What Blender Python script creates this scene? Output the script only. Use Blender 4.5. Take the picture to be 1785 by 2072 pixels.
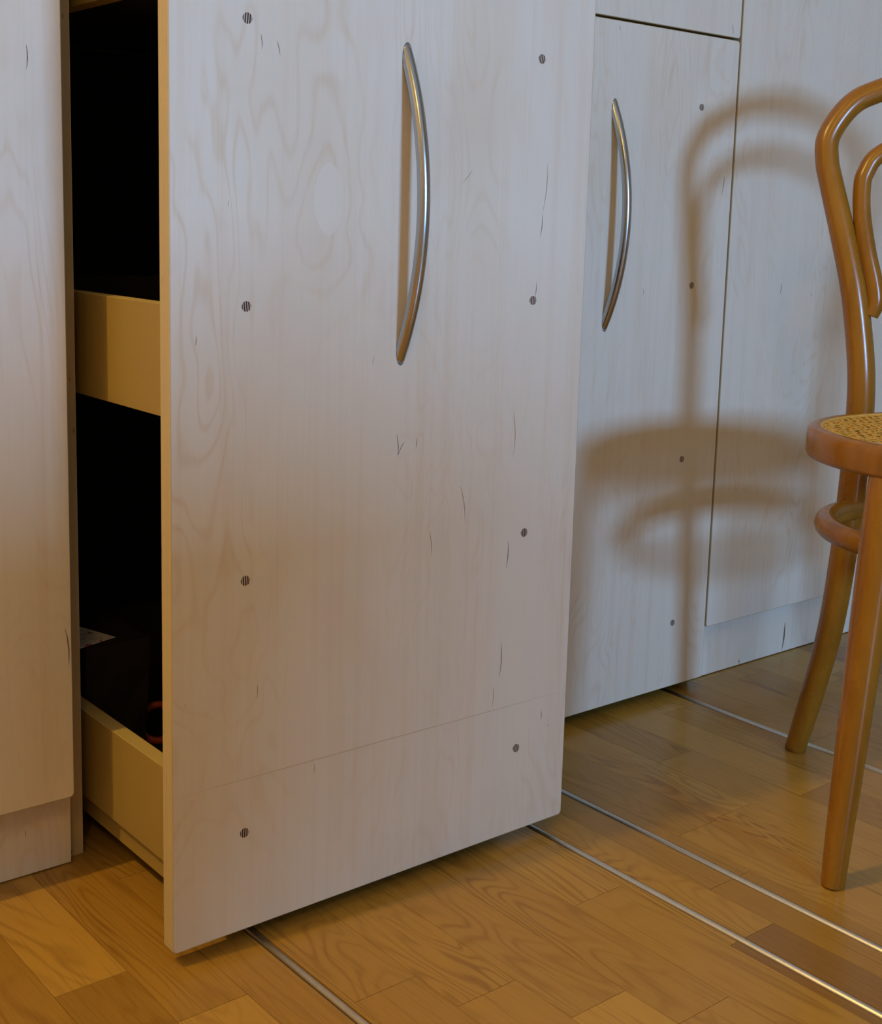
import bpy, bmesh, math, random
from mathutils import Vector, Matrix

for o in list(bpy.data.objects):
    bpy.data.objects.remove(o, do_unlink=True)
scene = bpy.context.scene
C = scene.collection
random.seed(7)

# ------------------------------------------------------------------ camera
F_PX, CX, CY = 2656.91, 924.47, 872.81
RX, RY, RZ = -0.15807, -0.02931, -0.69679
cam_d = bpy.data.cameras.new('camera')
cam = bpy.data.objects.new('camera', cam_d)
C.objects.link(cam)
Rm = (Matrix.Rotation(RZ, 3, 'Z') @ Matrix.Rotation(RX, 3, 'X') @ Matrix.Rotation(RY, 3, 'Y'))
ax_r, ax_f, ax_u = Rm.col[0], Rm.col[1], Rm.col[2]
M = Matrix.Identity(4)
for i in range(3):
    M[i][0] = ax_r[i]; M[i][1] = ax_u[i]; M[i][2] = -ax_f[i]
M.translation = Vector((-0.47793, -1.11276, 0.62505))
cam.matrix_world = M
cam_d.sensor_fit = 'HORIZONTAL'
cam_d.sensor_width = 36.0
cam_d.lens = F_PX * 36.0 / 1785.0
cam_d.shift_x = (892.5 - CX) / 1785.0
cam_d.shift_y = (CY - 1036.0) / 1785.0
cam_d.clip_start = 0.02
scene.camera = cam

# ------------------------------------------------------------------ light and exposure
vs = scene.view_settings
vs.view_transform = 'Standard'
vs.look = 'None'
vs.gamma = 1.0
vs.use_curve_mapping = False
vs.exposure = 0.05
w = bpy.data.worlds.new('world'); scene.world = w
w.use_nodes = True
w.node_tree.nodes['Background'].inputs[0].default_value = (0.55, 0.7, 1.0, 1)
w.node_tree.nodes['Background'].inputs[1].default_value = 0.05

def add_light(name, kind, loc, color, power, **kw):
    d = bpy.data.lights.new(name, kind); d.color = color; d.energy = power
    for k, v in kw.items():
        setattr(d, k, v)
    o = bpy.data.objects.new(name, d); C.objects.link(o); o.location = loc
    return o

# daylight through the window opposite the cabinets
win = add_light('window_daylight', 'AREA', (0.10, -3.56, 0.98), (0.29, 0.565, 1.0), 72.0, shape='RECTANGLE', size=0.48, size_y=0.32)
win.rotation_euler = (math.radians(90), 0, 0)
# ceiling spot over the run of cupboards, left of the frame
add_light('ceiling_spot', 'POINT', (-1.30, -0.045, 2.20), (1.0, 0.66, 0.17), 66.0, shadow_soft_size=0.035)
# ceiling lamp in the room, behind and left of the camera
add_light('ceiling_lamp', 'POINT', (-1.45, -2.32, 2.33), (1.0, 0.63, 0.14), 19.5, shadow_soft_size=0.11)

# ------------------------------------------------------------------ node helpers
class NT:
    def __init__(self, name):
        self.m = bpy.data.materials.new(name)
        self.m.use_nodes = True
        self.t = self.m.node_tree
        self.b = self.t.nodes['Principled BSDF']
    def n(self, kind, **kw):
        nd = self.t.nodes.new(kind)
        for k, v in kw.items():
            setattr(nd, k, v)
        return nd
    def put(self, sock, v):
        if hasattr(v, 'is_output'):
            self.t.links.new(v, sock)
        elif v is not None:
            sock.default_value = v
    def math(self, op, a, b=0.0, c=0.0, clamp=False):
        nd = self.n('ShaderNodeMath', operation=op, use_clamp=clamp)
        self.put(nd.inputs[0], a); self.put(nd.inputs[1], b); self.put(nd.inputs[2], c)
        return nd.outputs[0]
    def obj(self):
        return self.n('ShaderNodeTexCoord').outputs['Object']
    def sep(self, v):
        nd = self.n('ShaderNodeSeparateXYZ'); self.put(nd.inputs[0], v); return nd.outputs
    def comb(self, x, y, z):
        nd = self.n('ShaderNodeCombineXYZ')
        for i, v in enumerate((x, y, z)): self.put(nd.inputs[i], v)
        return nd.outputs[0]
    def noise(self, vec, scale=1.0, detail=2.0, rough=0.5, dist=0.0):
        nd = self.n('ShaderNodeTexNoise')
        self.put(nd.inputs['Vector'], vec)
        nd.inputs['Scale'].default_value = scale; nd.inputs['Detail'].default_value = detail
        nd.inputs['Roughness'].default_value = rough; nd.inputs['Distortion'].default_value = dist
        return nd.outputs['Fac']
    def ramp(self, fac, stops):
        nd = self.n('ShaderNodeValToRGB')
        el = nd.color_ramp.elements
        while len(el) < len(stops): el.new(0.5)
        for e, (p, c) in zip(el, stops):
            e.position = p; e.color = (c[0], c[1], c[2], 1) if len(c) == 3 else c
        self.put(nd.inputs[0], fac)
        return nd.outputs[0]
    def mix(self, fac, a, b, mode='MIX'):
        nd = self.n('ShaderNodeMix', data_type='RGBA', blend_type=mode)
        self.put(nd.inputs[0], fac)
        self.put(nd.inputs[6], a if hasattr(a, 'is_output') else (a[0], a[1], a[2], 1))
        self.put(nd.inputs[7], b if hasattr(b, 'is_output') else (b[0], b[1], b[2], 1))
        return nd.outputs[2]
    def seed(self):
        nd = self.n('ShaderNodeAttribute', attribute_type='OBJECT', attribute_name='seed')
        return nd.outputs['Fac']
    def bump(self, h, strength=0.1, dist=0.001):
        nd = self.n('ShaderNodeBump')
        nd.inputs['Strength'].default_value = strength; nd.inputs['Distance'].default_value = dist
        self.put(nd.inputs['Height'], h); self.put(self.b.inputs['Normal'], nd.outputs[0])
    def out(self, color, rough=0.5, spec=0.5, metal=0.0, coat=0.0, coat_rough=0.1):
        self.put(self.b.inputs['Base Color'], color if hasattr(color, 'is_output') else (color[0], color[1], color[2], 1))
        self.put(self.b.inputs['Roughness'], rough)
        self.b.inputs['Specular IOR Level'].default_value = spec
        self.b.inputs['Metallic'].default_value = metal
        self.b.inputs['Coat Weight'].default_value = coat
        self.b.inputs['Coat Roughness'].default_value = coat_rough
        return self.m

def mat_birch(name, light=(0.76, 0.70, 0.60), dark=(0.66, 0.52, 0.36), figure=0.48):
    t = NT(name)
    x, y, z = t.sep(t.obj())
    s = t.math('MULTIPLY', t.seed(), 7.31)
    # slow wandering field; its contour lines are the flame figure of rotary-cut birch
    fld = t.noise(t.comb(t.math('MULTIPLY', x, 4.2), s, t.math('MULTIPLY', z, 1.25)), 1.7, 3.0, 0.5, 0.45)
    zone = t.noise(t.comb(t.math('MULTIPLY', x, 7.0), t.math('ADD', s, 3.3), t.math('MULTIPLY', z, 2.6)), 1.2, 2.0, 0.6, 0.6)
    zone = t.ramp(zone, [(0.42, (0, 0, 0)), (0.72, (1, 1, 1))])
    # knots: the contours close round them (position in x and y, strength in z of the property)
    for nm in ('knot_a', 'knot_b'):
        k = t.sep(t.n('ShaderNodeAttribute', attribute_type='OBJECT', attribute_name=nm).outputs['Vector'])
        dx = t.math('DIVIDE', t.math('SUBTRACT', x, k[0]), 0.030)
        dz = t.math('DIVIDE', t.math('SUBTRACT', z, k[1]), 0.085)
        d2 = t.math('ADD', t.math('MULTIPLY', dx, dx), t.math('MULTIPLY', dz, dz))
        g = t.math('MULTIPLY', t.math('EXPONENT', t.math('MULTIPLY', d2, -0.8)), k[2])
        fld = t.math('ADD', fld, t.math('MULTIPLY', g, 0.13))
        zone = t.math('ADD', zone, t.math('MULTIPLY', t.math('ABSOLUTE', g), 0.6), clamp=True)
        stain = t.math('ABSOLUTE', g) if nm == 'knot_a' else t.math('ADD', stain, t.math('ABSOLUTE', g))
    ring = t.math('SINE', t.math('ADD', t.math('MULTIPLY', fld, 150.0), t.math('MULTIPLY', x, 80.0)))
    ring = t.math('POWER', t.math('ADD', t.math('MULTIPLY', ring, 0.5), 0.5), 5.0)
    fib = t.noise(t.comb(t.math('MULTIPLY', x, 320.0), s, t.math('MULTIPLY', z, 5.0)), 1.0, 3.0, 0.6)
    streak = t.noise(t.comb(t.math('MULTIPLY', x, 85.0), s, t.math('MULTIPLY', z, 0.9)), 1.0, 2.0, 0.5, 0.15)
    streak = t.ramp(streak, [(0.48, (0, 0, 0)), (0.80, (1, 1, 1))])
    fac = t.math('MULTIPLY', t.math('MULTIPLY', ring, zone), figure)
    fac = t.math('ADD', fac, t.math('MULTIPLY', streak, 0.34))
    fac = t.math('ADD', fac, t.math('MULTIPLY', t.math('SUBTRACT', fib, 0.5), 0.5), clamp=True)
    blot = t.noise(t.comb(t.math('MULTIPLY', x, 9.0), t.math('ADD', s, 9.1), t.math('MULTIPLY', z, 3.5)), 1.0, 3.0, 0.55, 0.6)
    col = t.mix(fac, light, dark)
    col = t.mix(t.ramp(blot, [(0.48, (0, 0, 0)), (0.78, (0.5, 0.5, 0.5))]), col, (0.69, 0.575, 0.44))
    col = t.mix(t.math('MULTIPLY', t.math('MULTIPLY', stain, blot), 0.62, clamp=True), col, (0.64, 0.50, 0.34))
    t.bump(fib, 0.06, 0.0006)
    return t.out(col, 0.42, 0.35)

def mat_edge(name, base=(0.55, 0.45, 0.285)):
    t = NT(name)
    x, y, z = t.sep(t.obj())
    lay = t.noise(t.comb(t.math('MULTIPLY', x, 500.0), t.math('MULTIPLY', y, 500.0), t.math('MULTIPLY', z, 4.0)), 1.0, 2.0)
    flk = t.noise(t.comb(t.math('MULTIPLY', x, 300.0), t.math('MULTIPLY', y, 600.0), t.math('MULTIPLY', z, 60.0)), 1.0, 1.0)
    col = t.mix(lay, base, tuple(c * 0.82 for c in base))
    col = t.mix(t.ramp(flk, [(0.74, (0, 0, 0)), (0.78, (0.8, 0.8, 0.8))]), col, (0.16, 0.09, 0.04))
    return t.out(col, 0.5, 0.3)

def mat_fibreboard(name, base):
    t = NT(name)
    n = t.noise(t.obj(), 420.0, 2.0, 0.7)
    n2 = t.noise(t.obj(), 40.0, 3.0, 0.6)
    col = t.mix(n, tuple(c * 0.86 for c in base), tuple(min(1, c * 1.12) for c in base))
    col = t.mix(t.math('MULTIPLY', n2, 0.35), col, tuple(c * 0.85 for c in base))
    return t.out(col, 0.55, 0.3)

def mat_oak(name):
    t = NT(name)
    x, y, z = t.sep(t.obj())
    sd = t.seed()
    s = t.math('MULTIPLY', sd, 13.7)
    fld = t.noise(t.comb(t.math('MULTIPLY', x, 15.0), t.math('MULTIPLY', y, 2.4), s), 1.0, 2.0, 0.5, 0.7)
    ring = t.math('SINE', t.math('ADD', t.math('MULTIPLY', fld, 105.0), t.math('MULTIPLY', x, 110.0)))
    ring = t.math('POWER', t.math('ADD', t.math('MULTIPLY', ring, 0.5), 0.5), 3.0)
    zone = t.ramp(t.noise(t.comb(t.math('MULTIPLY', x, 14.0), t.math('MULTIPLY', y, 3.0), t.math('ADD', s, 4.0)), 1.0, 2.0), [(0.42, (0.08, 0.08, 0.08)), (0.70, (1, 1, 1))])
    fib = t.noise(t.comb(t.math('MULTIPLY', x, 900.0), t.math('MULTIPLY', y, 14.0), s), 1.0, 3.0, 0.65)
    pore = t.noise(t.comb(t.math('MULTIPLY', x, 420.0), t.math('MULTIPLY', y, 9.0), t.math('ADD', s, 2.0)), 1.0, 2.0, 0.6)
    base = t.ramp(t.math('FRACT', t.math('MULTIPLY', sd, 3.917)), [(0.0, (0.33, 0.170, 0.026)), (0.45, (0.43, 0.24, 0.040)), (0.8, (0.48, 0.275, 0.050)), (1.0, (0.37, 0.20, 0.034))])
    tone = t.n('ShaderNodeAttribute', attribute_type='OBJECT', attribute_name='tone').outputs['Fac']
    base = t.mix(tone, base, (0.215, 0.105, 0.026))
    col = t.mix(t.math('MULTIPLY', t.math('MULTIPLY', ring, zone), 0.62), base, (0.19, 0.080, 0.014))
    col = t.mix(t.ramp(pore, [(0.56, (0, 0, 0)), (0.74, (0.5, 0.5, 0.5))]), col, (0.20, 0.09, 0.02))
    col = t.mix(t.math('MULTIPLY', t.math('SUBTRACT', fib, 0.35), 0.5, clamp=True), col, (0.50, 0.30, 0.06))
    rough = t.math('ADD', t.math('MULTIPLY', fib, 0.10), 0.20)
    t.bump(pore, 0.05, 0.0006)
    return t.out(col, rough, 0.32)

def mat_oak_far(name):
    t = NT(name)
    x, y, z = t.sep(t.obj())
    cell = t.n('ShaderNodeTexWhiteNoise', noise_dimensions='2D')
    col_i = t.math('FLOOR', t.math('DIVIDE', t.math('ADD', x, 0.0935), 0.0628))
    row_i = t.math('FLOOR', t.math('DIVIDE', t.math('ADD', y, t.math('MULTIPLY', col_i, 0.173)), 0.46))
    t.put(cell.inputs['Vector'], t.comb(col_i, row_i, 0.0))
    fib = t.noise(t.comb(t.math('MULTIPLY', x, 300.0), t.math('MULTIPLY', y, 8.0), 0.0), 1.0, 3.0)
    col = t.mix(cell.outputs['Value'], (0.42, 0.23, 0.06), (0.56, 0.335, 0.10))
    col = t.mix(t.math('MULTIPLY', fib, 0.5), col, (0.36, 0.19, 0.05))
    return t.out(col, 0.27, 0.5)

def mat_bentwood(name):
    t = NT(name)
    v = t.obj()
    x, y, z = t.sep(v)
    n1 = t.noise(t.comb(t.math('MULTIPLY', x, 40.0), t.math('MULTIPLY', y, 40.0), t.math('MULTIPLY', z, 9.0)), 1.0, 3.0, 0.6, 0.6)
    fib = t.noise(t.comb(t.math('MULTIPLY', x, 240.0), t.math('MULTIPLY', y, 240.0), t.math('MULTIPLY', z, 14.0)), 1.0, 3.0)
    worn = t.noise(v, 75.0, 3.0, 0.7, 0.3)
    col = t.ramp(n1, [(0.25, (0.205, 0.082, 0.005)), (0.5, (0.275, 0.118, 0.008)), (0.8, (0.34, 0.155, 0.013))])
    col = t.mix(t.math('MULTIPLY', fib, 0.28), col, (0.25, 0.095, 0.02))
    col = t.mix(t.ramp(worn, [(0.70, (0, 0, 0)), (0.76, (0.40, 0.40, 0.40))]), col, (0.13, 0.055, 0.02))
    return t.out(col, t.math('ADD', t.math('MULTIPLY', worn, 0.16), 0.17), 0.42)

def mat_plain(name, col, rough=0.5, spec=0.5, metal=0.0, noise=0.0, scale=200.0):
    t = NT(name)
    c = col
    if noise:
        c = t.mix(t.noise(t.obj(), scale, 2.0), tuple(k * (1 - noise) for k in col), tuple(min(1, k * (1 + noise)) for k in col))
    return t.out(c, rough, spec, metal)

def mat_steel(name):
    t = NT(name)
    x, y, z = t.sep(t.obj())
    n = t.noise(t.comb(t.math('MULTIPLY', x, 1500.0), t.math('MULTIPLY', y, 1500.0), t.math('MULTIPLY', z, 25.0)), 1.0, 2.0)
    return t.out((0.46, 0.47, 0.48), t.math('ADD', t.math('MULTIPLY', n, 0.06), 0.21), 0.5, 1.0)

def mat_plug(name):
    # end of a laminated dowel: dark and pale plies side by side
    t = NT(name)
    x, y, z = t.sep(t.obj())
    band = t.math('FRACT', t.math('ADD', t.math('MULTIPLY', x, 470.0), 0.15))
    col = t.ramp(band, [(0.0, (0.045, 0.022, 0.018)), (0.52, (0.06, 0.03, 0.025)), (0.60, (0.62, 0.50, 0.40)), (0.9, (0.60, 0.48, 0.38)), (1.0, (0.05, 0.025, 0.02))])
    return t.out(col, 0.5, 0.3)

def mat_card(name):
    # pale card with printed pink blossoms and dark twigs
    t = NT(name)
    v = t.obj()
    n1 = t.noise(v, 75.0, 2.0, 0.5, 1.0)
    n2 = t.noise(v, 38.0, 1.0, 0.5, 2.2)
    col = t.mix(t.ramp(n1, [(0.56, (0, 0, 0)), (0.66, (1, 1, 1))]), (0.74, 0.70, 0.62), (0.55, 0.10, 0.20))
    twig = t.ramp(t.math('ABSOLUTE', t.math('SUBTRACT', n2, 0.5)), [(0.0, (1, 1, 1)), (0.012, (0, 0, 0))])
    col = t.mix(twig, col, (0.16, 0.07, 0.05))
    return t.out(col, 0.6, 0.3)

BIRCH = mat_birch('birch_veneer')
EDGE = mat_edge('birch_edge')
PATCH = mat_birch('birch_patch', (0.742, 0.668, 0.562), (0.66, 0.55, 0.41), 0.3)
KICK = mat_birch('birch_pale', (0.85, 0.80, 0.71), (0.74, 0.62, 0.47), 0.35)
BOARD = mat_fibreboard('fibreboard', (0.37, 0.26, 0.082))
SHADE_BOARD = mat_fibreboard('shade_dark_board', (0.022, 0.014, 0.009))  # near-black board colour stands in for shade inside boxes, carcass and gaps
BOARD_EDGE = mat_fibreboard('fibreboard_edge', (0.52, 0.40, 0.17))
OAK = mat_oak('oak_strip')
OAK_FAR = mat_oak_far('oak_floor_far')
WOOD = mat_bentwood('honey_bentwood')
CANE = mat_plain('cane', (0.56, 0.34, 0.07), 0.45, 0.4, 0, 0.35, 350.0)
STEEL = mat_steel('brushed_steel')
RAILM = mat_plain('aluminium', (0.80, 0.75, 0.66), 0.42, 0.5, 1.0, 0.08, 300.0)
PLUG = mat_plug('dowel_plies')
MARK = mat_plain('bark_fleck', (0.17, 0.085, 0.05), 0.6, 0.2)
MARK_SOFT = mat_plain('bark_fleck_pale', (0.42, 0.28, 0.18), 0.6, 0.2)
LINE = mat_plain('rubbed_line', (0.64, 0.53, 0.39), 0.5, 0.3)
PAINT = mat_plain('wall_paint', (0.53, 0.49, 0.42), 0.8, 0.2, 0, 0.02, 30.0)
CEIL = mat_plain('ceiling_paint', (0.62, 0.58, 0.50), 0.9, 0.2, 0, 0.02, 30.0)
BAGM = mat_plain('dark_brown_cloth', (0.020, 0.012, 0.008), 0.8, 0.2, 0, 0.4, 300.0)
CARD = mat_card('printed_card')
REDM = mat_plain('red_plastic', (0.42, 0.055, 0.018), 0.4, 0.4)
BLACKM = mat_plain('black_plastic', (0.02, 0.02, 0.02), 0.5, 0.4)
GLASSW = mat_plain('window_frame_paint', (0.8, 0.8, 0.78), 0.5, 0.3)

# ------------------------------------------------------------------ object helpers
def link(name, bm, mats, parent=None, loc=(0, 0, 0), smooth=False, seed=None):
    me = bpy.data.meshes.new(name)
    bmesh.ops.recalc_face_normals(bm, faces=bm.faces[:])
    bm.to_mesh(me); bm.free()
    if not isinstance(mats, (list, tuple)): mats = [mats]
    for m in mats: me.materials.append(m)
    if smooth:
        for p in me.polygons: p.use_smooth = True
    o = bpy.data.objects.new(name, me); C.objects.link(o)
    o.location = loc
    if parent is not None: o.parent = parent
    o['seed'] = float(seed if seed is not None else random.uniform(0.05, 9.0))
    o['tone'] = 0.0
    return o

def tag(o, label=None, cat=None, group=None, kind=None):
    if label: o['label'] = label
    if cat: o['category'] = cat
    if group: o['group'] = group
    if kind: o['kind'] = kind
    return o

def thing(name, label, cat, loc=(0, 0, 0), rotz=0.0, group=None):
    o = bpy.data.objects.new(name, None); C.objects.link(o)
    o.location = loc; o.rotation_euler = (0, 0, rotz); o.empty_display_size = 0.05
    return tag(o, label, cat, group)

def box(bm, x0, x1, y0, y1, z0, z1, mi=0):
    v = [bm.verts.new(p) for p in ((x0, y0, z0), (x1, y0, z0), (x1, y1, z0), (x0, y1, z0), (x0, y0, z1), (x1, y0, z1), (x1, y1, z1), (x0, y1, z1))]
    fs = [bm.faces.new([v[i] for i in q]) for q in ((0, 3, 2, 1), (4, 5, 6, 7), (0, 1, 5, 4), (1, 2, 6, 5), (2, 3, 7, 6), (3, 0, 4, 7))]
    for f in fs: f.material_index = mi
    return fs

def bevel(bm, w=0.0008, seg=2):
    bmesh.ops.bevel(bm, geom=bm.edges[:], offset=w, segments=seg, profile=0.5, affect='EDGES')

def board(name, x0, x1, y0, y1, z0, z1, mats, parent, bev=0.0008, seed=None, root=(0, 0, 0), edge_axis=None):
    """A board as one mesh; faces not along edge_axis get the second material."""
    ox, oy, oz = x0, y0, z0
    bm = bmesh.new(); box(bm, 0, x1 - x0, 0, y1 - y0, 0, z1 - z0)
    if edge_axis is not None:
        for f in bm.faces:
            f.normal_update()
            if abs(f.normal[edge_axis]) < 0.9: f.material_index = 1
    if bev: bevel(bm, bev)
    return link(name, bm, mats, parent, (ox - root[0], oy - root[1], oz - root[2]), seed=seed)

def panel(name, x0, x1, y0, t, z0, z1, parent, root=(0, 0, 0), r=0.004, seed=None):
    """Plywood front: rounded corners, softened arrises, face veneer and edge band."""
    wd, h = x1 - x0, z1 - z0
    bm = bmesh.new()
    prof = []
    for cx, cz, a0 in ((wd - r, r, -90), (wd - r, h - r, 0), (r, h - r, 90), (r, r, 180)):
        for k in range(5):
            a = math.radians(a0 + k * 22.5)
            prof.append((cx + r * math.cos(a), cz + r * math.sin(a)))
    loops = []
    e = 0.0009
    def inset(p, d):
        cx, cz = wd / 2, h / 2
        return (p[0] + (d if p[0] < cx else -d) , p[1] + (d if p[1] < cz else -d))
    for yy, d in ((0.0, e), (e * 0.3, e * 0.3), (e, 0.0), (t - e, 0.0), (t, e)):
        loops.append([bm.verts.new((inset(p, d)[0], yy, inset(p, d)[1])) for p in prof])
    n = len(prof)
    for a, b in zip(loops, loops[1:]):
        for i in range(n):
            f = bm.faces.new((a[i], a[(i + 1) % n], b[(i + 1) % n], b[i])); f.material_index = 1
    bm.faces.new(loops[0]).material_index = 0
    bm.faces.new(list(reversed(loops[-1]))).material_index = 0
    return link(name, bm, [BIRCH, EDGE], parent, (x0 - root[0], y0 - root[1], z0 - root[2]), seed=seed)

def sweep(bm, pts, radii, seg=16, closed=False, caps=True, mi=0):
    """Round tube along a smooth polyline with parallel-transported frames."""
    pts = [Vector(p) for p in pts]
    n = len(pts)
    def tangent(i):
        if closed: return (pts[(i + 1) % n] - pts[i - 1]).normalized()
        return (pts[min(i + 1, n - 1)] - pts[max(i - 1, 0)]).normalized()
    t0 = tangent(0)
    up = Vector((0, 0, 1)) if abs(t0.z) < 0.9 else Vector((1, 0, 0))
    u = t0.cross(up).normalized(); rings = []
    for i in range(n):
        t = tangent(i)
        u = (u - t * u.dot(t)).normalized(); v = t.cross(u)
        rr = radii[i] if isinstance(radii, (list, tuple)) else radii
        rings.append([bm.verts.new(pts[i] + (u * math.cos(2 * math.pi * k / seg) + v * math.sin(2 * math.pi * k / seg)) * rr) for k in range(seg)])
    m = n if closed else n - 1
    for i in range(m):
        a, b = rings[i], rings[(i + 1) % n]
        for k in range(seg):
            f = bm.faces.new((a[k], a[(k + 1) % seg], b[(k + 1) % seg], b[k])); f.smooth = True; f.material_index = mi
    if caps and not closed:
        bm.faces.new(list(reversed(rings[0]))).material_index = mi
        bm.faces.new(rings[-1]).material_index = mi

def smooth_path(ctrl, per=8, closed=False):
    """Catmull-Rom through tuples of any length (coordinates and radius together)."""
    n = len(ctrl); out = []
    segs = n if closed else n - 1
    for i in range(segs):
        if closed: p = [ctrl[(i + k) % n] for k in (-1, 0, 1, 2)]
        else: p = [ctrl[max(i - 1, 0)], ctrl[i], ctrl[i + 1], ctrl[min(i + 2, n - 1)]]
        for k in range(per):
            t = k / per
            out.append(tuple(0.5 * (2 * b + (c - a) * t + (2 * a - 5 * b + 4 * c - d) * t * t + (3 * b - a - 3 * c + d) * t ** 3) for a, b, c, d in zip(*p)))
    if not closed: out.append(tuple(ctrl[-1]))
    return out

# ------------------------------------------------------------------ dimensions
W = 0.45; D = 0.19264; T = 0.0167; G = 0.00789
Z0 = 0.0138; Z1 = 0.8644
P2A, P2B = W + G, 2 * W + G            # second pull-out front
PEG_A = 0.068
PEG_Z = (0.7765, 0.5532, 0.3260, 0.1032)
RAILS = (0.0842, 0.4250, 0.5124, 0.8556)
ZD = 0.0842                            # bottom of the tall cupboard doors

# ------------------------------------------------------------------ room shell
X_L, X_R, Y_F, Y_B, H = -2.4, 2.9, -3.6, 0.64, 2.5
def struct_box(name, *b, m=PAINT):
    bm = bmesh.new(); box(bm, *b)
    return tag(link(name, bm, m), kind='structure')
floor = tag(link('floor', (lambda bm: (box(bm, X_L, X_R, Y_F, Y_B, -0.06, -0.012), bm)[1])(bmesh.new()), mat_plain('subfloor', (0.05, 0.035, 0.02), 0.8, 0.2)), kind='structure')
struct_box('wall_back', X_L, X_R, Y_B, Y_B + 0.1, -0.06, H)
struct_box('wall_left', X_L - 0.1, X_L, Y_F, Y_B, -0.06, H)
struct_box('wall_right', X_R, X_R + 0.1, Y_F, Y_B, -0.06, H)
struct_box('ceiling', X_L - 0.1, X_R + 0.1, Y_F - 0.1, Y_B + 0.1, H, H + 0.1, m=CEIL)
bm = bmesh.new()                       # front wall with the window opening (behind the camera)
wx0, wx1, wz0, wz1 = -0.20, 0.40, 0.62, 1.34
box(bm, X_L, wx0, Y_F - 0.1, Y_F, -0.06, H); box(bm, wx1, X_R, Y_F - 0.1, Y_F, -0.06, H)
box(bm, wx0, wx1, Y_F - 0.1, Y_F, -0.06, wz0); box(bm, wx0, wx1, Y_F - 0.1, Y_F, wz1, H)
tag(link('wall_front', bm, PAINT), kind='structure')
bm = bmesh.new()
fr = 0.045
for b in ((wx0, wx0 + fr, wz0, wz1), (wx1 - fr, wx1, wz0, wz1), (wx0 + fr, wx1 - fr, wz0, wz0 + fr), (wx0 + fr, wx1 - fr, wz1 - fr, wz1)):
    box(bm, b[0], b[1], Y_F - 0.08, Y_F - 0.02, b[2], b[3])
tag(link('window_1', bm, GLASSW), kind='structure')

# ------------------------------------------------------------------ oak strip floor
SW, SX0 = 0.0628, -0.0935
JOINT = {0: -0.170, 1: -0.259, 3: -0.321, 4: -0.3755, 5: -0.442, 7: -0.319, 8: -0.4505, 9: -0.375, 14: -0.040}
TONE = {(8, 'a'): 0.9, (9, 'b'): 0.45, (0, 'a'): 0.3, (3, 'a'): 0.12}
rng = random.Random(21)
NX0, NX1 = -9, 27
YA, YB = -1.02, 0.60
def strip_cuts(i):
    base = JOINT.get(i, rng.uniform(-0.6, 0.0))
    cuts = [base]
    y = base
    while y > YA - 0.1:
        y -= rng.uniform(0.30, 0.48); cuts.append(y)
    y = base
    while y < YB + 0.1:
        y += rng.uniform(0.30, 0.48); cuts.append(y)
    return sorted(c for c in cuts if YA + 0.06 < c < YB - 0.06)
GW = 0.0052                            # half width of the groove a rail lies in
def plank_mesh(bm, xa, xb, ya, yb, g=0.00022):
    cuts = [xa + g]
    for rx in RAILS:
        if xa < rx + GW and xb > rx - GW:
            cuts += [max(rx - GW, xa + g), min(rx + GW, xb - g)]
    cuts.append(xb - g)
    for a, b in zip(cuts[0::2], cuts[1::2]):
        if b - a > 0.0006:
            box(bm, a, b, ya + g, yb - g, -0.012, 0.0)
for i in range(NX0, NX1):
    xa, xb = SX0 + i * SW, SX0 + (i + 1) * SW
    ys = [YA] + strip_cuts(i) + [YB]
    for ya, yb in zip(ys, ys[1:]):
        bm = bmesh.new()
        cx, cy = (xa + xb) / 2, (ya + yb) / 2
        plank_mesh(bm, xa, xb, ya, yb)
        bmesh.ops.translate(bm, verts=bm.verts, vec=(-cx, -cy, 0))
        o = link('plank', bm, OAK, floor, (cx, cy, 0), seed=rng.uniform(0.1, 9.0))
        key = (i, 'a' if abs(yb - JOINT.get(i, 9)) < 1e-6 else ('b' if abs(ya - JOINT.get(i, 9)) < 1e-6 else ''))
        o['tone'] = TONE.get(key, rng.choice((0.0, 0.0, 0.0, 0.08, 0.14)))
# the rest of the floor, outside the picture
bm = bmesh.new()
xL, xR = SX0 + NX0 * SW, SX0 + NX1 * SW
box(bm, X_L, xL - 0.0003, Y_F, Y_B, -0.012, 0); box(bm, xR + 0.0003, X_R, Y_F, Y_B, -0.012, 0)
last = xL
for rx in RAILS:
    box(bm, last, rx - GW, Y_F, YA - 0.0003, -0.012, 0); last = rx + GW
box(bm, last, xR, Y_F, YA - 0.0003, -0.012, 0)
box(bm, xL, xR, YB + 0.0003, Y_B, -0.012, 0)
tag(link('far_planks', bm, OAK_FAR, floor), kind='stuff')

# ------------------------------------------------------------------ rails in the floor
rail_labels = ('steel floor rail running out from under the left end of the open pull-out front',
               'steel floor rail running out from under the right end of the open pull-out front',
               'steel floor rail just right of the open pull-out, passing left of the chair legs',
               'steel floor rail farthest right, passing behind the rear chair leg')
for rx, lab in zip(RAILS, rail_labels):
    bm = bmesh.new()
    n = 10; ya, yb = -1.6, 0.57; rad = 0.0036
    secs = []
    for yy in (ya, yb):
        ring = [bm.verts.new((-rad, yy, -0.0119)), ]
        for k in range(n + 1):
            a = math.pi - math.pi * k / n
            ring.append(bm.verts.new((rad * math.cos(a), yy, -0.0016 + rad * math.sin(a))))
        ring.append(bm.verts.new((rad, yy, -0.0119)))
        secs.append(ring)
    k = len(secs[0])
    for q in range(k):
        f = bm.faces.new((secs[0][q], secs[0][(q + 1) % k], secs[1][(q + 1) % k], secs[1][q])); f.smooth = 1 <= q <= n
    bm.faces.new(secs[0]); bm.faces.new(list(reversed(secs[1])))
    tag(link('floor_rail', bm, RAILM, None, (rx, 0, 0)), lab, 'rail', 'sliding rails let into the floor')

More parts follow.
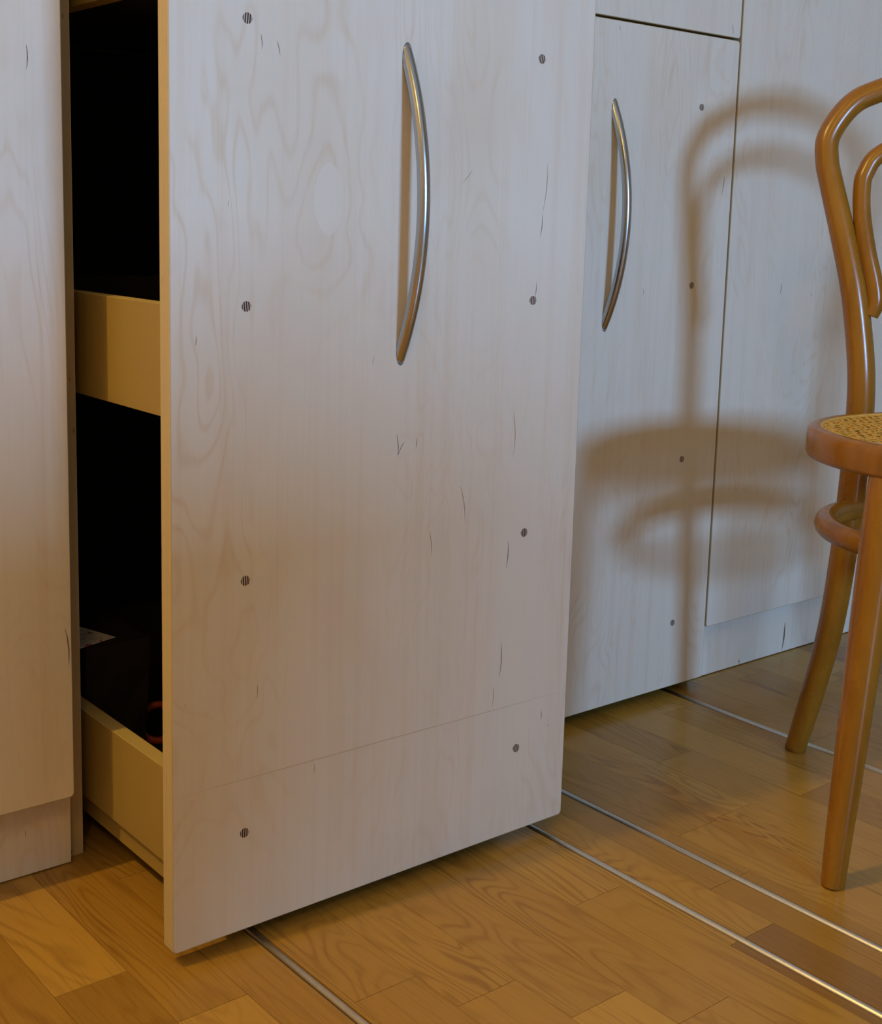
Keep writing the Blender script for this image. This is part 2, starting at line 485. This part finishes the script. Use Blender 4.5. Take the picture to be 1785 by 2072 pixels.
# ------------------------------------------------------------------ small shared pieces
plug_me = None
def plug(parent, x, y, z, root):
    global plug_me
    if plug_me is None:
        bm = bmesh.new()
        n = 24; r = 0.0043
        a = [bm.verts.new((r * math.cos(2 * math.pi * k / n), 0, r * math.sin(2 * math.pi * k / n))) for k in range(n)]
        b = [bm.verts.new((v.co.x, 0.0012, v.co.z)) for v in a]
        for k in range(n): bm.faces.new((a[k], a[(k + 1) % n], b[(k + 1) % n], b[k]))
        bm.faces.new(a); bm.faces.new(list(reversed(b)))
        bmesh.ops.recalc_face_normals(bm, faces=bm.faces[:])
        plug_me = bpy.data.meshes.new('dowel_plug'); bm.to_mesh(plug_me); bm.free()
        plug_me.materials.append(PLUG)
    o = bpy.data.objects.new('dowel_plug', plug_me); C.objects.link(o)
    o.location = (x - root[0], y - 0.00018 - root[1], z - root[2]); o.parent = parent
    o.rotation_euler = (0, random.uniform(-0.14, 0.14), 0)
    return o

def flecks(parent, y, segs, root, width=0.0006, mat=MARK, name='bark_fleck'):
    """Dark bark flecks in the veneer: slim slivers flush with the face."""
    for (xa, za), (xb, zb) in segs:
        bm = bmesh.new()
        d = Vector((xb - xa, 0, zb - za)); L = d.length; d.normalize(); nrm = Vector((-d.z, 0, d.x))
        w2 = width * min(1.0, 0.45 + L / 0.05) * 0.5
        top = []; bot = []
        for s, f in ((0, 0.15), (0.25, 0.8), (0.55, 1.0), (0.8, 0.6), (1, 0.1)):
            c = d * (L * s) + nrm * (0.05 * L * math.sin(s * 3.1) if L < 0.1 else 0.0)
            top.append(bm.verts.new(c + nrm * w2 * f)); bot.append(bm.verts.new(c - nrm * w2 * f))
        for k in range(4): bm.faces.new((top[k], top[k + 1], bot[k + 1], bot[k]))
        ex = bmesh.ops.extrude_face_region(bm, geom=bm.faces[:])
        bmesh.ops.translate(bm, verts=[v for v in ex['geom'] if isinstance(v, bmesh.types.BMVert)], vec=(0, 0.0006, 0))
        link(name, bm, mat, parent, (xa - root[0], y - 0.00012 - root[1], za - root[2]))

def veneer_patch(parent, cx, cz, rx, rz, y, root, pts=None):
    bm = bmesh.new()
    n = 32
    if pts is None:
        pts = [(rx * math.copysign(abs(math.cos(2 * math.pi * k / n)) ** 1.15, math.cos(2 * math.pi * k / n)), rz * math.sin(2 * math.pi * k / n)) for k in range(n)]
    a = [bm.verts.new((p[0], 0, p[1])) for p in pts]
    b = [bm.verts.new((p[0], 0.0008, p[1])) for p in pts]
    m = len(pts)
    for k in range(m): bm.faces.new((a[k], a[(k + 1) % m], b[(k + 1) % m], b[k]))
    bm.faces.new(a); bm.faces.new(list(reversed(b)))
    o = link('veneer_patch', bm, PATCH, parent, (cx - root[0], y - 0.0001 - root[1], cz - root[2]))
    return o

def bow_handle(parent, x, y, za, zb, root):
    """Bowed round steel bar; both ends are cut flush with the front."""
    hc, sag, r = (zb - za) / 2, 0.0330, 0.0056
    R = (hc * hc + sag * sag) / (2 * sag)
    Rc = R - r
    cy = R - sag                       # arc centre lies behind the face
    bm = bmesh.new()
    th = math.acos(cy / R) * 1.10
    pts = []
    N = 48
    for k in range(N + 1):
        a = -th + 2 * th * k / N
        pts.append((0, cy - Rc * math.cos(a), Rc * math.sin(a)))
    sweep(bm, pts, r, 20)
    res = bmesh.ops.bisect_plane(bm, geom=bm.verts[:] + bm.edges[:] + bm.faces[:], plane_co=(0, 0, 0), plane_no=(0, 1, 0), clear_outer=True)
    bmesh.ops.holes_fill(bm, edges=[e for e in bm.edges if e.is_boundary])
    o = link('handle', bm, STEEL, parent, (x - root[0], y - root[1], (za + zb) / 2 - root[2]))
    o['label'] = 'brushed steel bow handle'
    return o

def tray(parent, name, xa, xb, ya, yb, za, zb, root, t=0.0150, bottom=0.006):
    """Open box of the pull-out: two sides, back, front cleat and a bottom as sub-parts of the left side."""
    s = board(name, xa, xa + t, ya, yb, za, zb, [BOARD, BOARD_EDGE], parent, 0.0006, root=root)
    for p in s.data.polygons:
        if p.normal.z > 0.7: p.material_index = 1
    sr = (xa, ya, za)
    board('box_side', xb - t, xb, ya, yb, za, zb, SHADE_BOARD, s, 0.0006, root=sr)
    board('box_back', xa + t, xb - t, yb - t, yb, za, zb, SHADE_BOARD, s, 0.0006, root=sr)
    board('box_front', xa + t, xb - t, ya, ya + t, za, zb, SHADE_BOARD, s, 0.0006, root=sr)
    board('box_bottom', xa + t, xb - t, ya + t, yb - t, za + 0.003, za + 0.003 + bottom, SHADE_BOARD, s, 0, root=sr)
    return s

# ------------------------------------------------------------------ pull-out units on the rails
def pull_out(label, x0, yfront, seed, group):
    root = (x0 + W / 2, yfront + 0.2, 0.0)
    t = thing('pull_out_drawer', label, 'drawer', root, 0, group)
    fp = panel('front_panel', x0, x0 + W, yfront, T, Z0, Z1, t, root, seed=seed)
    bow_handle(t, x0 + W / 2, yfront, 0.4980, 0.7752, root)
    for px in (PEG_A, W - PEG_A):
        for pz in PEG_Z: plug(t, x0 + px, yfront, pz, root)
    ya, yb = yfront + T, yfront + 0.57
    xa, xb = x0 + 0.0385, x0 + W - 0.0385
    tray(t, 'bottom_box', xa, xb, ya, yb, 0.0480, 0.1380, root)
    tray(t, 'middle_box', xa, xb, ya, yb, 0.4540, 0.5500, root)
    tray(t, 'top_box', xa, xb, ya, yb, 0.8075, 0.8600, root)
    board('base_runner', xa + 0.007, xa + 0.025, ya, yb, 0.0240, 0.0480, BOARD, t, 0.0006, root=root)
    board('base_runner', xb - 0.025, xb - 0.007, ya, yb, 0.0240, 0.0480, BOARD, t, 0.0006, root=root)
    # frame posts at the back that carry the boxes
    for px in (xa + t_post, xb - t_post - 0.02):
        board('back_post', px, px + 0.02, yb, yb + 0.012, 0.048, 0.86, SHADE_BOARD, t, 0, root=root)
    # wheels that run on the rails
    for rx in ((RAILS[0], RAILS[1]) if x0 < 0.2 else (RAILS[2], RAILS[3])):
        for wy in (ya + 0.06, yb - 0.06):
            bm = bmesh.new()
            n = 20; rr = 0.011
            A = [bm.verts.new((-0.004, rr * math.cos(2 * math.pi * k / n), rr * math.sin(2 * math.pi * k / n))) for k in range(n)]
            B = [bm.verts.new((0.004, v.co.y, v.co.z)) for v in A]
            for k in range(n): bm.faces.new((A[k], A[(k + 1) % n], B[(k + 1) % n], B[k]))
            bm.faces.new(A); bm.faces.new(list(reversed(B)))
            link('wheel', bm, BLACKM, t, (rx - root[0], wy - root[1], 0.0015 + rr + 0.0002))
    return t, fp, root
t_post = 0.03

d1, fp1, r1 = pull_out('tall birch pull-out drawer front standing open, nearest the viewer, with a steel handle', 0.0, -D, 3.13, 'birch pull-out drawers on floor rails')
d2, fp2, r2 = pull_out('closed birch pull-out drawer front with steel handle and chair shadow across it', P2A, 0.0, 5.77, 'birch pull-out drawers on floor rails')

m1 = [((0.2224, 0.437), (0.2241, 0.4158)), ((0.224, 0.417), (0.2315, 0.4296)), ((0.2454, 0.432), (0.2441, 0.4217)), ((0.0801, 0.7662), (0.0811, 0.7543)),
      ((0.0946, 0.7625), (0.0979, 0.7511)), ((0.3900, 0.6350), (0.3881, 0.613)), ((0.3859, 0.571), (0.3841, 0.556)),
      ((0.361, 0.3202), (0.3596, 0.2931)), ((0.3566, 0.2186), (0.3556, 0.1833)), ((0.415, 0.1358), (0.4149, 0.1247)), ((0.0229, 0.5309), (0.022, 0.5231))]
m1s = [((0.3626, 0.4463), (0.364, 0.4053)), ((0.2986, 0.3808), (0.3054, 0.3444)), ((0.2626, 0.3428), (0.2657, 0.3189)), ((0.0801, 0.2335), (0.0792, 0.2205)),
       ((0.1387, 0.148), (0.1383, 0.1388)), ((0.4257, 0.1185), (0.4244, 0.1161)), ((0.1957, 0.508), (0.1938, 0.5003)), ((0.0513, 0.6367), (0.0509, 0.6318)),
       ((0.0109, 0.2312), (0.0136, 0.2276)), ((0.3482, 0.1747), (0.3478, 0.1544)), ((0.394, 0.6824), (0.390, 0.636)), ((0.3015, 0.6720), (0.2900, 0.6600))]
fr1 = (0.0, -D, Z0)
flecks(fp1, -D, m1, fr1, 0.0008)
fp1['knot_a'] = (0.1462, 0.6405 - Z0, 1.0)
fp1['knot_b'] = (0.3100, 0.6850 - Z0, -0.8)
fp2['knot_a'] = (0.772 - P2A, 0.770 - Z0, 1.0)
fp2['knot_b'] = (0.660 - P2A, 0.700 - Z0, 0.7)
flecks(fp1, -D, m1s, fr1, 0.0008, MARK_SOFT)
veneer_patch(fp1, 0.1462, 0.6405, 0.0150, 0.0300, -D, fr1)
# faint line rubbed across the front, low down
flecks(fp1, -D, [((0.004, 0.1520), (0.446, 0.1500))], fr1, 0.0012, LINE, 'rubbed_line')
fr2 = (P2A, 0.0, Z0)
flecks(fp2, 0.0, [((0.6843, 0.8593), (0.6856, 0.8527)), ((0.8922, 0.6945), (0.8887, 0.6692)), ((0.7479, 0.5494), (0.7503, 0.5414))], fr2, 0.0008)
veneer_patch(fp2, 0.772, 0.766, 0, 0, 0.0, fr2, pts=[(-0.017, -0.022), (-0.004, -0.025), (0.002, -0.018), (0.009, -0.022), (0.012, -0.012), (0.006, -0.008), (0.010, 0.002), (0.017, 0.004), (0.016, 0.018), (0.011, 0.022), (0.006, 0.017), (0.002, 0.025), (-0.003, 0.016), (-0.001, 0.004), (-0.013, -0.002), (-0.017, -0.010)])

# ------------------------------------------------------------------ carcass the pull-outs slide into
root = (0.455, 0.3, 0.0)
cab = thing('drawer_cabinet', 'birch carcass around the pull-outs, dark inside, with closed upper drawer fronts', 'cabinet', root)
CH = 2.05
board('side_panel', 0.0095, 0.0270, 0.0455, 0.600, 0.0, CH, [BIRCH, EDGE], cab, 0.0006, root=root, edge_axis=0)
board('side_panel', 0.8800, 0.8975, 0.0455, 0.600, 0.0, CH, [SHADE_BOARD, SHADE_BOARD], cab, 0.0006, root=root, edge_axis=0)  # shade of the slot beside the right door is put into the colour
board('divider', 0.4466, 0.4620, 0.0455, 0.600, 0.0, CH, [SHADE_BOARD, EDGE], cab, 0.0006, root=root, edge_axis=0)
board('back_panel', 0.0275, 0.8795, 0.6005, 0.6085, 0.0, CH, SHADE_BOARD, cab, 0, root=root)
board('top_panel', 0.0275, 0.4460, 0.0455, 0.600, CH - 0.018, CH, BIRCH, cab, 0, root=root)
board('top_panel', 0.4625, 0.8795, 0.0455, 0.600, CH - 0.018, CH, BIRCH, cab, 0, root=root)
for xa in (0.0, P2A):
    f = panel('drawer_front', xa, xa + W, 0.0, T, Z1 + 0.0027, Z1 + 0.30, cab, root, seed=8.3 + xa)
    panel('drawer_front', xa, xa + W, 0.0, T, Z1 + 0.3027, CH, cab, root, seed=2.3 + xa)
    if xa > 0.1:
        flecks(f, 0.0, [((0.8899, 0.8839), (0.8931, 0.8709))], (xa, 0.0, Z1 + 0.0027), 0.0008)
for xa in (0.0275, 0.4625):            # carcass rails behind the drawer fronts
    xb = 0.4460 if xa < 0.1 else 0.8795
    board('cross_rail', xa, xb, 0.0455, 0.590, Z1 + 0.020, Z1 + 0.036, BIRCH, cab, 0, root=root)

# ------------------------------------------------------------------ tall cupboards left and right
root = (-0.30, 0.3, 0.0)
lc = thing('tall_cupboard', 'tall birch cupboard at left edge, its plain door above a recessed kick board', 'cupboard', root, 0, 'tall birch cupboards')
ld = panel('door', -0.58, -0.0005, 0.0, T, ZD - 0.0008, CH, lc, root, seed=1.71)
flecks(ld, 0.0, [((-0.0071, 0.2486), (-0.0041, 0.2103)), ((-0.0313, 0.7619), (-0.0317, 0.7417))], (-0.58, 0.0, ZD - 0.0008), 0.0011)
kb = board('kick_board', -0.58, 0.0092, 0.0330, 0.0440, 0.0012, 0.0850, [BIRCH, EDGE], lc, 0.0005, root=root, edge_axis=1, seed=4.4)
flecks(kb, 0.033, [((-0.036, 0.047), (-0.0355, 0.040))], (-0.58, 0.033, 0.0012), 0.0008)
board('side_panel', -0.0085, 0.0090, 0.0445, 0.600, 0.0, CH, [BIRCH, EDGE], lc, 0.0005, root=root, edge_axis=0)
board('side_panel', -0.58, -0.5625, 0.0445, 0.600, 0.0, CH, [BIRCH, EDGE], lc, 0.0005, root=root, edge_axis=0)
board('back_panel', -0.5620, -0.0090, 0.592, 0.600, 0.086, CH, BIRCH, lc, 0, root=root)
board('bottom_panel', -0.5620, -0.0090, 0.0445, 0.591, 0.086, 0.104, BIRCH, lc, 0, root=root)
board('top_panel', -0.5620, -0.0090, 0.0445, 0.591, CH - 0.018, CH, BIRCH, lc, 0, root=root)

root = (1.25, 0.3, 0.0)
RX0, RX1 = P2B + 0.0031, 1.60
rc = thing('tall_cupboard', 'tall birch cupboard behind the chair, its door above a cracked kick board', 'cupboard', root, 0, 'tall birch cupboards')
rd = panel('door', RX0, RX1, 0.0, T, ZD, CH, rc, root, seed=6.9)
rd['knot_a'] = (1.099 - RX0, 0.512 - ZD, 0.9)
rd['knot_b'] = (1.053 - RX0, 0.4355 - ZD, 0.8)
ld['knot_a'] = (-0.032 + 0.58, 0.19 - ZD, 0.8)
veneer_patch(rd, 1.053, 0.4355, 0.0125, 0.037, 0.0, (RX0, 0.0, ZD))
flecks(rd, 0.0, [((1.098, 0.540), (1.099, 0.536)), ((1.028, 0.555), (1.027, 0.540))], (RX0, 0, ZD), 0.0010)
kr = board('kick_board', 0.9085, RX1, 0.0250, 0.0400, 0.0012, 0.0850, [KICK, EDGE], rc, 0.0005, root=root, edge_axis=1, seed=7.7)
flecks(kr, 0.025, [((1.1265, 0.0470), (1.1232, 0.003)), ((1.0219, 0.0090), (1.0214, 0.0025))], (0.9085, 0.025, 0.0012), 0.0030)
board('side_panel', 0.8985, 0.9160, 0.0445, 0.600, 0.0, CH, [SHADE_BOARD, SHADE_BOARD], rc, 0.0005, root=root, edge_axis=0)  # coloured dark as the shade seen through the door gap
board('side_panel', RX1 - 0.0175, RX1, 0.0445, 0.600, 0.0, CH, [BIRCH, EDGE], rc, 0.0005, root=root, edge_axis=0)
board('back_panel', 0.9165, RX1 - 0.018, 0.592, 0.600, 0.086, CH, BIRCH, rc, 0, root=root)
board('bottom_panel', 0.9165, RX1 - 0.018, 0.0445, 0.591, 0.086, 0.104, BIRCH, rc, 0, root=root)
board('top_panel', 0.9165, RX1 - 0.018, 0.0445, 0.591, CH - 0.018, CH, BIRCH, rc, 0, root=root)

# ------------------------------------------------------------------ things lying in the bottom box
ZB = 0.0571
bm = bmesh.new()
vs8 = [bm.verts.new(p) for p in ((0.060, 0.108, ZB), (0.122, 0.106, ZB), (0.128, 0.250, ZB), (0.060, 0.250, ZB), (0.056, 0.098, 0.189), (0.126, 0.098, 0.189), (0.130, 0.256, 0.189), (0.056, 0.256, 0.189))]
for q in ((0, 3, 2, 1), (4, 5, 6, 7), (0, 1, 5, 4), (1, 2, 6, 5), (2, 3, 7, 6), (3, 0, 4, 7)): bm.faces.new([vs8[i] for i in q])
bmesh.ops.subdivide_edges(bm, edges=bm.edges[:], cuts=3, use_grid_fill=True)
rg = random.Random(4)
for v in bm.verts:
    if ZB + 0.004 < v.co.z < 0.186:
        v.co += Vector((rg.uniform(-1, 1), rg.uniform(-1, 1), 0)) * 0.0028
bag = link('cloth_bag', bm, BAGM, smooth=False)
tag(bag, 'dark brown full bag standing in the bottom box of the open pull-out', 'bag')
bm = bmesh.new()
box(bm, 0, 0.058, 0, 0.064, 0, 0.0007)
cd = link('greeting_card', bm, CARD, None, (0.0405, 0.0990, 0.1892))
cd.rotation_euler = (0, 0, math.atan2(0.0130, 0.0435))
tag(cd, 'pale card with pink blossom print lying on the dark bag', 'card')
bm = bmesh.new()
N = 40
ring = [(0.0190 * math.cos(2 * math.pi * k / N), 0.004 * math.sin(2 * math.pi * k / N), 0.0230 + 0.0190 * math.sin(2 * math.pi * k / N)) for k in range(N)]
sweep(bm, ring, 0.0040, 10, closed=True)
ro = link('red_ring', bm, REDM, None, (0.150, 0.128, ZB), smooth=True)
ro.rotation_euler = (0, 0, math.radians(-18))
tag(ro, 'dark red plastic ring half hidden behind the open front, inside the bottom box', 'ring')

# ------------------------------------------------------------------ bentwood chair
CO = (0.7014, -0.3281, 0.0)
chair = thing('bentwood_chair', 'honey-coloured bentwood chair with round cane seat, in front of the right cupboard', 'chair', CO, math.radians(-47.93))
RCX = 0.190                            # chair centre line
SCX, SCY, SA, SB = RCX, -0.0700, 0.2317, 0.1740
ZT, SH = 0.4348, 0.0308
# seat frame: a deep bent ring with rounded arrises
bm = bmesh.new()
prof = [(0.0, -SH + 0.005), (-0.0015, -SH + 0.0015), (-0.005, -SH), (-0.026, -SH), (-0.0265, -0.010), (-0.0165, -0.0045), (-0.0150, -0.0012), (-0.0122, 0.0), (-0.0065, 0.0), (-0.0030, -0.0012), (-0.0008, -0.0035), (0.0, -0.009)]
N = 96; rings = []
for k in range(N):
    a = 2 * math.pi * k / N
    rings.append([bm.verts.new((SCX + (SA + d) * math.cos(a), SCY + (SB + d) * math.sin(a), ZT + h)) for d, h in prof])
for k in range(N):
    A, B = rings[k], rings[(k + 1) % N]
    for q in range(len(prof)):
        f = bm.faces.new((A[q], B[q], B[(q + 1) % len(prof)], A[(q + 1) % len(prof)])); f.smooth = True
link('seat_frame', bm, WOOD, chair)
# cane: paired strands both ways and two diagonals, woven as thin strips
bm = bmesh.new()
IA, IB = SA - 0.0148, SB - 0.0148
zc = ZT - 0.0028
def strand(px, py, dx, dy, z, wd):
    # chord of the seat ellipse through (px,py) along (dx,dy)
    A = (dx / IA) ** 2 + (dy / IB) ** 2; Bq = 2 * (px * dx / IA ** 2 + py * dy / IB ** 2); Cq = (px / IA) ** 2 + (py / IB) ** 2 - 1
    disc = Bq * Bq - 4 * A * Cq
    if disc <= 1e-7: return
    s0, s1 = (-Bq - math.sqrt(disc)) / (2 * A), (-Bq + math.sqrt(disc)) / (2 * A)
    nx, ny = -dy * wd / 2, dx * wd / 2
    m = max(2, int((s1 - s0) / 0.0063)); prev = None
    for k in range(m + 1):
        s = s0 + (s1 - s0) * k / m
        zz = z + (0.0005 if k % 2 else -0.0005)
        x, y = SCX + px + dx * s, SCY + py + dy * s
        cur = [bm.verts.new((x + nx, y + ny, zz)), bm.verts.new((x - nx, y - ny, zz)), bm.verts.new((x - nx, y - ny, zz - 0.0008)), bm.verts.new((x + nx, y + ny, zz - 0.0008))]
        if prev:
            for q in range(4): bm.faces.new((prev[q], prev[(q + 1) % 4], cur[(q + 1) % 4], cur[q]))
        prev = cur
pit = 0.0150
for i in range(-15, 16):
    for o_ in (-0.0014, 0.0014):
        strand(i * pit + o_, 0, 0, 1, zc, 0.0018)
        strand(0, i * pit + o_, 1, 0, zc + 0.0006, 0.0018)
q2 = math.sqrt(0.5)
for i in range(-24, 25):
    strand(0, i * pit + pit / 2, q2, q2, zc + 0.0011, 0.0020)
    strand(0, i * pit + pit / 2, q2, -q2, zc + 0.0015, 0.0020)
tag(link('cane_webbing', bm, CANE, chair), 'woven golden cane seat', kind='stuff')
# cane edge spline
bm = bmesh.new()
sweep(bm, [(SCX + (IA + 0.001) * math.cos(2 * math.pi * k / 80), SCY + (IB + 0.001) * math.sin(2 * math.pi * k / 80), ZT - 0.0022) for k in range(80)], 0.0021, 8, closed=True)
link('cane_spline', bm, CANE, chair)
# back hoop and rear legs: one bent rod
half = [(0.0003, 0.1705, 0.0, 0.0125), (0.0137, 0.1506, 0.0819, 0.0136), (0.0254, 0.1277, 0.1732, 0.0146), (0.0310, 0.1092, 0.2753, 0.0150), (0.0328, 0.0963, 0.3583, 0.0152),
        (0.0331, 0.0885, 0.4101, 0.0152), (0.0316, 0.0873, 0.4629, 0.0150), (0.0266, 0.0906, 0.5091, 0.0147), (0.0164, 0.0946, 0.5670, 0.0142), (0.0009, 0.1012, 0.6277, 0.0136),
        (-0.0128, 0.1090, 0.6779, 0.0130), (-0.0189, 0.1130, 0.7039, 0.0128), (-0.0179, 0.1171, 0.7312, 0.0127), (0.0043, 0.1225, 0.7643, 0.0126), (0.0355, 0.1252, 0.7809, 0.0126), (0.1030, 0.1280, 0.8040, 0.0126)]
full = half + [(RCX, 0.1290, 0.8125, 0.0126)] + [(2 * RCX - a, b, c, r) for a, b, c, r in reversed(half)]
sp = smooth_path(full, 7)
bm = bmesh.new(); sweep(bm, [p[:3] for p in sp], [p[3] for p in sp], 18)
link('back_hoop', bm, WOOD, chair)
ih = [(0.0362, 0.0930, 0.5365, 0.0086), (0.0406, 0.0936, 0.5523, 0.0098), (0.0367, 0.0953, 0.5758, 0.0099), (0.0287, 0.0977, 0.6045, 0.0099), (0.0214, 0.1036, 0.6427, 0.0097), (0.0195, 0.1081, 0.6721, 0.0096),
      (0.0227, 0.1110, 0.6914, 0.0096), (0.0390, 0.1144, 0.7131, 0.0096), (0.0980, 0.1175, 0.7405, 0.0096)]
ih = [(a, b - 0.002, c, r) for a, b, c, r in ih]
full = ih + [(RCX, 0.1185, 0.7510, 0.0096)] + [(2 * RCX - a, b, c, r) for a, b, c, r in reversed(ih)]
sp = smooth_path(full, 7)
bm = bmesh.new(); sweep(bm, [p[:3] for p in sp], [p[3] for p in sp], 16)
link('inner_hoop', bm, WOOD, chair)
# turned front legs
for sx in (0, 1):
    c = [(0.0, -0.1710, 0.0, 0.0100), (0.0003, -0.1705, 0.0025, 0.0113), (0.0018, -0.1702, 0.040, 0.0126), (0.0068, -0.1690, 0.130, 0.0146), (0.0140, -0.1680, 0.270, 0.0168), (0.0195, -0.1670, 0.372, 0.0176), (0.0215, -0.1640, ZT - SH + 0.004, 0.0165)]
    if sx: c = [(2 * RCX - a, b, z, r) for a, b, z, r in c]
    sp = smooth_path(c, 6)
    bm = bmesh.new(); sweep(bm, [p[:3] for p in sp], [p[3] for p in sp], 20)
    link('front_leg', bm, WOOD, chair)
# hoop bracing the legs below the seat
bm = bmesh.new()
sweep(bm, [(RCX + 0.1965 * math.cos(2 * math.pi * k / 72), 0.002 + (0.150) * math.sin(2 * math.pi * k / 72), 0.319) for k in range(72)], 0.0122, 14, closed=True)
link('leg_ring', bm, WOOD, chair)

# ------------------------------------------------------------------ unseen table added behind the camera to shade window light low on the left
root = (-0.45, -2.15, 0.0)
tb = thing('added_shade_table', 'unseen wooden table added behind the viewer to keep daylight off the lower left', 'table', root)
board('table_top', -1.15, 0.22, -2.50, -1.78, 0.692, 0.720, BIRCH, tb, 0.002, root=root)
board('apron', -1.08, 0.15, -1.93, -1.91, 0.60, 0.692, BIRCH, tb, 0.001, root=root)
board('apron', -1.08, 0.15, -2.49, -2.47, 0.60, 0.692, BIRCH, tb, 0.001, root=root)
for lx in (-1.11, 0.12):
    for ly in (-2.51, -1.95):
        board('leg', lx, lx + 0.06, ly, ly + 0.06, 0.0, 0.692, BIRCH, tb, 0.002, root=root)
